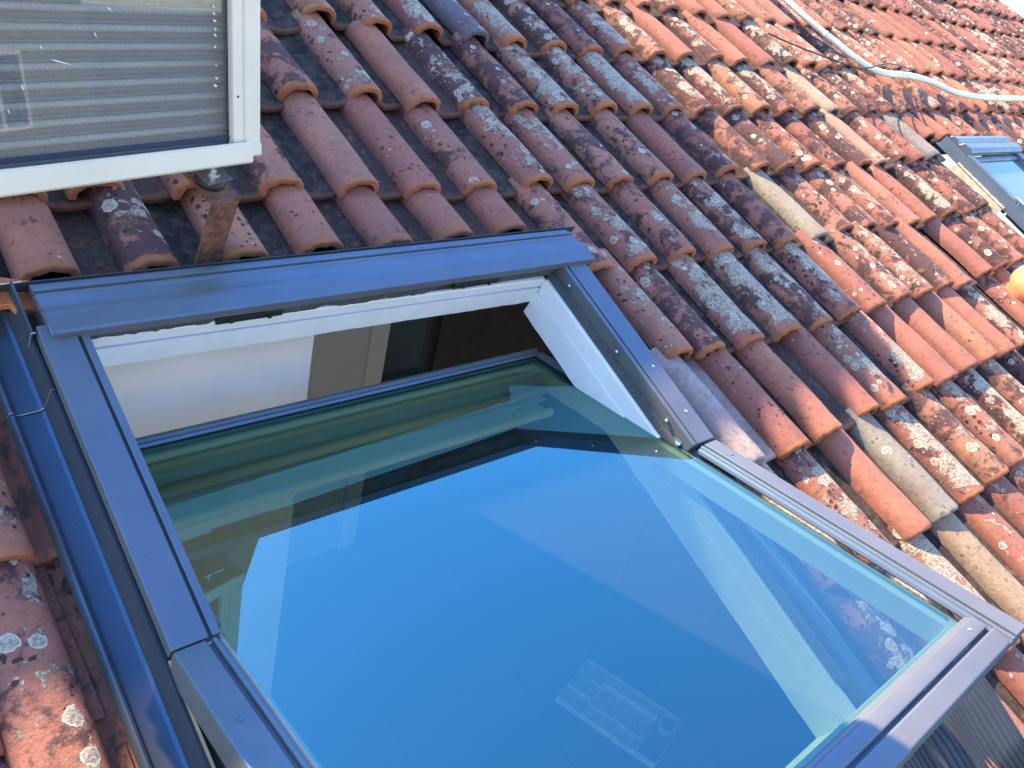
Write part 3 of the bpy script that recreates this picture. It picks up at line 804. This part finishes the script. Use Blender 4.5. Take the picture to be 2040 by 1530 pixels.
# prism 'v' sweeps the second coordinate
fr_ = g.build('side_rail', M['cream'], pan, PB, bevel=.001)
g = MB(pan_pt); g.prism([(-PW_,-.075),(-PW_,.0),(-PW_+.002,.002),(-PW_+.037,.002),(-PW_+.064,.0005),(-PW_+.066,-.012),(-PW_+.01,-.012),(-PW_+.01,-.075)], 'v', .012, PH_)
g.build('side_rail', M['cream'], pan, PB, bevel=.001)
g = MB(pan_pt); g.strip([(.006,-.075),(-.006,-.070),(-.008,.012),(-.004,.015),(.030,.013),(.033,.009)], .0018, 'u', -PW_+.01, -.030)
g.strip([(.009,-.075),(.004,-.070),(.002,.006),(.006,.009),(.026,.008),(.028,.004)], .0018, 'u', -.029, -.004)
g.build('bottom_rail', M['panel_rail'] if 'panel_rail' in M else M['cream'], pan, PB)
g = MB(pan_pt); g.box((-PW_, PH_+.0005, -.075), (0, PH_+.022, .002)); g.build('top_rail', M['cream'], pan, PB, bevel=.001)
g = MB(pan_pt); g.box((-PW_+.012, .014, -.074), (-.012, PH_-.001, -.066)); g.build('back_sheet', M['flash'], pan, PB)
M['absorber'] = simple_mat('grey_ribbed_absorber', (0.135, 0.138, 0.135), 0.45, 0.0, var=0.30, vscale=260, bump=0.5, bscale=600)
g = MB(pan_pt); rows = []
ny = 40*14
for q in range(ny+1):
    y = .020 + (PH_-.03)*q/ny
    ph = (y/.0287) % 1.0
    z = -.040 + .006*max(0.0, math.sin(ph*2*math.pi))**2.2
    rows.append([(-PW_+.014, y, z), (-.014, y, z)])
g.grid(rows); g.build('absorber', M['absorber'], pan, PB, smooth=True)
M['rib'] = simple_mat('bright_absorber_rib', (0.34, 0.34, 0.325), 0.6, 0.0, var=0.3, vscale=300)
g = MB(pan_pt)
for q in range(40):
    y = .020 + .0287*(q+.25)
    if y < PH_-.02: g.tube([(-PW_+.014, y, -.0345), (-.016, y, -.0345)], .0062, 10, up=(0,0,1))
g.build('absorber_rib', M['rib'], pan, PB, smooth=True)
M['solar_glass'] = glass_mat('dusty_solar_glass', (0.86, 0.88, 0.86), 0.05, 0.02, 0.12)
g = MB(pan_pt); g.grid([[(-PW_+.013, .016, -.0145),(-.013, .016, -.0145)],[(-PW_+.013, PH_-.002, -.0145),(-.013, PH_-.002, -.0145)]]); g.build('glass_pane', M['solar_glass'], pan, PB)
M['navy'] = simple_mat('dark_navy_gasket', (0.012, 0.018, 0.06), 0.5, var=0.2)
g = MB(pan_pt); g.box((-PW_+.066, .0345, -.0128), (-.066, .0425, -.0095)); g.build('gasket', M['navy'], pan, PB)
M['splash'] = simple_mat('white_paint_splash', (0.75, 0.76, 0.75), 0.6)
rg = random.Random(3)
def speck(ps):
    g = MB(pan_pt); n_ = len(ps)
    k = g.pts(ps+[(p[0],p[1],-.0122) for p in ps])
    g.f += [tuple(k+n_+q for q in range(n_))] + [(k+q, k+(q+1)%n_, k+n_+(q+1)%n_, k+n_+q) for q in range(n_)]
    g.build('paint_speck', M['splash'], pan, PB)
for y in (.325,.293,.270,.258,.246,.232,.222,.202,.170,.148,.135):
    w_ = rg.uniform(.0016,.0044); hh = rg.uniform(.0010,.0024); x0 = -.094+rg.uniform(-.003,.003)
    speck([(x0+w_*math.cos(a)*(1+.3*math.sin(3*a)), y+hh*math.sin(a)-.4*w_*math.cos(a), -.0126) for a in np.linspace(0, 6.283, 11)[:-1]])
for x0, y, ln, an in ((-.40,.185,.036,-.25),(-.325,.225,.009,-1.2),(-.30,.262,.010,-.5),(-.415,.205,.007,-1),(-.45,.15,.010,-1.3),(-.475,.115,.008,-1.2)):
    d = Vector((math.cos(an), math.sin(an), 0)); pr_ = Vector((-d.y, d.x, 0))
    speck([tuple(Vector((x0,y,-.0126))+d*ln*a+pr_*b) for a, b in ((0,0),(.2,.0010),(.6,.0008),(1,.0),(.6,-.0007),(.2,-.0010))])
for y in (.116, .290):
    x = MB(pan_pt); x.tube([(-.0535,y,.0004),(-.0535,y,.0016)], [.0026,.0020], 10); x.build('rivet', M['rubber'], pan, PB, smooth=True)
# rusty angle bracket, rubber foot and bolt
FB = Vector((-.410,-.880,-.014))
g = MB(); ex = Vector((.965,.26,0)); ey = Vector((-.26,.965,0)); 
def br(p): q = FB + ex*p[0] + ey*p[1]; return (q.x, q.y, p[2])
g.fn = br
g.box((-.033, 0, -.03), (.033, .006, .196)); g.box((-.033, 0, .1965), (.033, .16, .2025)); g.box((.027,.0065,.0),(.033,.05,.196))
bk_ = g.build('bracket', M['rust'], pan, PB, bevel=.001)
g = MB(); g.fn = br; g.tube([(0,.052,.2028),(0,.052,.209),(0,.052,.216),(0,.052,.2195)], [.027,.029,.025,.020], 22, up=(1,0,0)); g.build('rubber_foot', M['rubber'], bk_, PB, smooth=True)
g = MB(); g.fn = br; g.strip([(.105,.238),(.098,.2225),(.045,.2205),(.028,.2225)], .002, 'u', -.028, .030); g.build('zinc_plate', M['steel'], bk_, PB)
g = MB(); g.fn = br
g.tube([(.006,.060,.2225),(.006,.060,.2255)], .0155, 20, up=(1,0,0)); g.tube([(.006,.060,.2256),(.006,.060,.2335)], .0095, 6, up=(1,0,0)); g.tube([(.006,.060,.2336),(.006,.060,.252)], .0048, 12, up=(1,0,0))
g.build('bolt', M['steel'], bk_, PB)
for e in (bk_,): pass

# ---------------------------------------------------------------- pipe run, thin cable, terracotta pot, broken tile
def catmull(P, n=8):
    P = [Vector(p) for p in P]; out = []
    for i in range(len(P)-1):
        p0 = P[max(i-1,0)]; p1 = P[i]; p2 = P[i+1]; p3 = P[min(i+2, len(P)-1)]
        for q in range(n):
            t = q/n
            out.append(.5*((2*p1)+(p2-p0)*t+(2*p0-5*p1+4*p2-p3)*t*t+(3*p1-p0-3*p2+p3)*t**3))
    out.append(P[-1]); return out
def pix(x, y, n):
    d = (CAM_F + CAM_R*((x-1020)/1705.06) - CAM_U*((y-765)/1705.06)); t = (n - CAM_C.z)/d.z
    return CAM_C + d*t
M['wrap'] = simple_mat('white_pipe_wrap', (0.90, 0.83, 0.70), 0.5, var=0.14, vscale=11, bump=0.3, bscale=60)
M['tape'] = simple_mat('white_tape', (0.84, 0.85, 0.87), 0.4)
pp = [tuple(pix(x, y, .076)) for x, y in ((1500,-70),(1540,-30),(1572,4),(1604,34),(1640,64),(1672,90),(1705,116),(1740,138),(1770,147),(1812,151),(1858,164),(1903,184),(1955,194),(2000,196),(2060,197),(2160,198))]
path = catmull(pp, 10)
g = MB(); g.tube(path, .0225, 14, flat=.7, up=(0,0,1))
pr0 = g.build('pipe_run', M['wrap'], None, (4.2,.1,0), smooth=True)
tag(pr0, 'bundle of pipes wrapped in white sleeve snaking over the tiles at upper right', 'pipe')
for k in (41, 52, 60, 67, 86, 104, 114, 126):
    g = MB(); g.tube([path[k], path[k].lerp(path[k+1], .9)], .0246, 14, flat=.74, up=(0,0,1)); g.build('tape_band', M['tape'], pr0, (4.2,.1,0), smooth=True)
cp = [pix(1530,66,.075), pix(1583,90,.070), pix(1640,112,.110), pix(1690,130,.118), pix(1722,136,.125), pix(1768,127,.128), pix(1800,133,.095), pix(1830,144,.07)]
g = MB(); g.tube(catmull(cp, 6), .0042, 8)
cb = g.build('cable', M['cable'], None, (3.6,.2,.1), smooth=True)
tag(cb, 'thin dark cable lying over the tiles and across the white pipe run', 'cable')
pc_ = Vector((3.095,-1.565,.0))
g = MB(); prof = [(.105,.0),(.110,.03),(.128,.05),(.134,.075),(.132,.10),(.120,.128),(.098,.150),(.068,.166),(.03,.174),(.001,.175)]
rows = [[(pc_.x+r*math.cos(a), pc_.y+r*math.sin(a), z) for a in np.linspace(0, 2*math.pi, 33)] for r, z in prof]
g.grid(rows); o = g.build('vent_cowl', M['pot'], None, tuple(pc_), smooth=True)
tag(o, 'bright orange rounded terracotta vent cowl at the right edge, below the small roof window', 'vent')
g = MB(); rg = random.Random(12)
q0 = pix(24, 592, .060)
pts_ = [(-.045,.0),(-.030,-.022),(-.012,-.028),(-.006,-.046),(.020,-.040),(.032,-.050),(.040,-.004),(.034,.030),(-.02,.042)]
ps = [(q0.x+a, q0.y+b, q0.z+.022-abs(a)*.5) for a, b in pts_]; lo = [(p[0], p[1], p[2]-.014) for p in ps]
k = g.pts(ps+lo); n_ = len(ps)
g.f += [tuple(k+q for q in range(n_)), tuple(k+n_+q for q in reversed(range(n_)))] + [(k+q, k+n_+q, k+n_+(q+1)%n_, k+(q+1)%n_) for q in range(n_)]
M['fresh_clay'] = simple_mat('freshly_broken_clay', (0.58, 0.17, 0.055), 0.85, var=0.25, vscale=40, bump=0.5, bscale=200)
o = g.build('broken_tile', M['fresh_clay'], None, tuple(q0), bevel=.002)
tag(o, 'bright orange broken piece of tile at the left end of the window hood', 'tile fragment')

# ---------------------------------------------------------------- the room below
def wbox(name, a, b, mat, kind='structure'):
    g = MB(); g.box(a, b); o = g.build(name, mat, None, None, world=True); o['kind'] = kind; return o
RX0, RX1, RY0, RY1, RZ = -2.2, 3.2, -3.9, .78, -2.45
M['floor'] = None
m_, t_, o_ = new_mat('grey_floor_tiles')
b_ = node(t_, 'ShaderNodeBsdfPrincipled'); b_.inputs['Roughness'].default_value = .35
tc_ = node(t_, 'ShaderNodeTexCoord')
mp_ = node(t_, 'ShaderNodeMapping'); mp_.inputs['Rotation'].default_value = (0,0,R(12)); link(t_, tc_.outputs['Object'], mp_.inputs[0])
bt_ = node(t_, 'ShaderNodeTexBrick'); bt_.offset = 0.0; bt_.inputs['Scale'].default_value = 1.0; bt_.inputs['Brick Width'].default_value = .62; bt_.inputs['Row Height'].default_value = .62; bt_.inputs['Mortar Size'].default_value = .004
bt_.inputs['Color1'].default_value = (.17,.17,.18,1); bt_.inputs['Color2'].default_value = (.15,.15,.16,1); bt_.inputs['Mortar'].default_value = (.11,.11,.115,1)
link(t_, mp_.outputs[0], bt_.inputs['Vector']); link(t_, bt_.outputs[0], b_.inputs['Base Color']); link(t_, b_.outputs[0], o_.inputs[0])
M['floor'] = m_
wbox('room_floor', (RX0, RY0, RZ-.1), (RX1, RY1+1.2, RZ), M['floor'])
def wslab(x0, x1, y0, y1, mat, z0=None, cut=None):
    zt = lambda y: y*math.tan(PITCH) - .128
    z0 = RZ if z0 is None else z0
    t0, t1 = (zt(y0), zt(y1)) if cut is None else (cut, cut)
    g = MB(); g.hexa([(x0,y0,z0),(x1,y0,z0),(x1,y1,z0),(x0,y1,z0),(x0,y0,t0),(x1,y0,t0),(x1,y1,t1),(x0,y1,t1)])
    o = g.build('room_partition' if mat == M['door'] else 'room_wall', mat, None, None, world=True); o['kind'] = 'structure'; return o
wslab(RX0, -.12, -.80, .30, M['plaster'])
wslab(RX0-.1, RX0, RY0, .30, M['plaster'], cut=-2.0)
wslab(RX1, RX1+.1, RY0, .201, M['plaster'])
wslab(RX0, RX1, RY0-.1, RY0, M['plaster'], cut=-2.42)
wslab(-.119, .80, .20, .30, M['grey_plaster'])
wslab(1.19, RX1+.1, .202, .30, M['door'])
wslab(.80, 1.19, .75, .85, M['rubber'])  # black sheet painted as the darkness of the room behind the doorway
fr2 = MB(); fr2.box((.801, .185, RZ), (.86, .31, -.07)); fr2.box((.861, .195, RZ), (.90, .31, -.07)); o = fr2.build('door_frame', M['white'], None, None, world=True, bevel=.003)
tag(o, 'white door frame inside the room, seen through the gap above the sash', 'door frame')
# sloping ceiling with the window opening
cg = MB()
for (a, b, c, d) in ((-2.3, -.80, -4.3, .84), (.52, 3.3, -4.3, .84), (-.80, .52, -.985, .84), (-.80, .52, -4.3, -2.335)):
    cg.box((a, c, -.115), (b, d, -.10))
o = cg.build('room_ceiling', M['plaster'], None, (0,-1,0)); o['kind'] = 'structure'
# tray and pole on the floor
def wpix(x, y, z):
    d = W3 @ (CAM_F + CAM_R*((x-1020)/1705.06) - CAM_U*((y-765)/1705.06)); c = W3 @ CAM_C; t = (z-c.z)/d.z; return c + d*t
M['tray'] = simple_mat('clear_dusty_plastic', (0.95, 0.96, 0.97), 0.35, var=0.25, vscale=30)
TZ = RZ+.03
cA = wpix(1170,1320,TZ); cB = wpix(1357,1445,TZ); cD = wpix(1127,1366,TZ)
ea = (cB-cA); la = ea.length; ea.normalize(); eb = (cD-cA); lb = eb.length*1.0; eb = (eb-ea*eb.dot(ea)).normalized()
def tp(p): return tuple(cA + ea*p[0]*la + eb*p[1]*lb + Vector((0,0,p[2])))
g = MB(tp); r_ = .012
def bar(x0,y0,x1,y1,h=.03,b=.0):
    g.box((x0,y0,b),(x1,y1,h))
bar(0,0,1,.03); bar(0,1.52,1,1.57); bar(0,.031,.008,1.519); bar(.992,.031,1,1.519); bar(.11,.031,.118,1.0); bar(.25,.031,.258,1.519); bar(.80,.4,.808,1.519)
bar(.0085,1.0,.2495,1.05); bar(.2585,1.12,.7995,1.17); bar(.2585,.34,.7995,.38); bar(.119,.5,.2495,.54); bar(.2585,.381,.7995,1.119,.006,.0)
g.box((.009,.035,.0012),(.799,1.515,.0050))
rows = []
for k in range(29):
    a = 2*math.pi*k/28; cx, cy = .905, .30; rx, ry = .070, .26
    rows.append([(cx+rx*math.cos(a), cy+ry*math.sin(a), 0), (cx+rx*math.cos(a), cy+ry*math.sin(a), .03), (cx+rx*1.14*math.cos(a), cy+ry*1.14*math.sin(a), .03), (cx+rx*1.14*math.cos(a), cy+ry*1.14*math.sin(a), 0)])
g.grid(rows)
o = g.build('plastic_tray', M['tray'], None, None, world=True); tag(o, 'dusty clear plastic tray with cells and a round hole, lying below the glass', 'tray')
g = MB(); g.tube([wpix(1172,1318,TZ+.01), wpix(1290,1035,RZ+.35)], .011, 10)
o = g.build('pole', M['rubber'], None, None, world=True, smooth=True); tag(o, 'dark pole sloping up from the clear plastic tray, seen through the glass', 'pole')

# ---------------------------------------------------------------- surroundings
g = MB(); g.box((-400,-400,-7.2),(400,400,-7.0)); o = g.build('ground', M['ground'], None, None, world=True); o['kind'] = 'structure'
g = MB(); g.box((9.6,-4,-1.75),(22,14,-1.6)); g.box((9.9,-3.8,-7),(21.8,13.8,-1.76)); o = g.build('neighbouring_building', M['pale_roof'], None, (14,2,-2))
tag(o, 'pale neighbouring roof beyond the far end of the tiles, top right corner', 'building')
# walls of this house
g = MB()
g.box((-3.1,-4.0,-6.9),(-3.0,1.6,-2.5)); g.box((8.3,-4.0,-6.9),(8.4,1.6,-1.95)); g.box((-3.0,-4.05,-6.9),(8.3,-4.0,-2.40)); g.box((-3.0,1.5,-6.9),(8.3,1.6,.35))
o = g.build('house_wall', M['render'], None, None, world=True); o['kind'] = 'structure'
# block across the street, behind the camera; the solar panel's glass mirrors it
ob = bpy.data.objects.new('opposite_building', None); COL.objects.link(ob); ob.location = (0, -17, -7)
tag(ob, 'cream apartment block across the street, mirrored faintly in the solar panel glass', 'building')
g = MB(); g.box((-22,-6,0),(16,-.001,13)); g.build('wall', M['render'], ob)
M['pane'] = simple_mat('dark_window_pane', (0.03, 0.035, 0.04), 0.1)
for r_ in range(4):
    for c_ in range(9):
        x = -19.5+4*c_; z = 1.2+3.0*r_
        g = MB(); g.box((x,.0,z),(x+1.5,.03,z+1.7)); w_ = g.build('window', M['white'], ob)
        g = MB(); g.box((x+.08,.031,z+.08),(x+.71,.04,z+1.62)); g.box((x+.79,.031,z+.08),(x+1.42,.04,z+1.62)); g.build('pane', M['pane'], w_)
# unseen block added up the slope, shaped to throw the shadow across the window
def shadow_src(u, v, n, vc):
    t = (vc - v)/SUN.y
    return (u + SUN.x*t, vc, n + SUN.z*t)
VC = 2.35
tr_ = shadow_src(1.70, -1.60, .05, VC); br_ = shadow_src(1.70, 1.4, .05, VC)
g = MB()
poly = [(-5.5,-.4),(br_[0]+.15,-.4),(br_[0],br_[2]),(tr_[0],tr_[2]),(-5.5,tr_[2])]
g.prism([(p[0], p[1]) for p in poly], 'v', VC, VC+.8)
o = g.build('shadow_block', M['render'], None, (0,VC,0)); tag(o, 'unseen block added upslope, beyond the top of the view, to shade the large roof window', 'shadow_block')
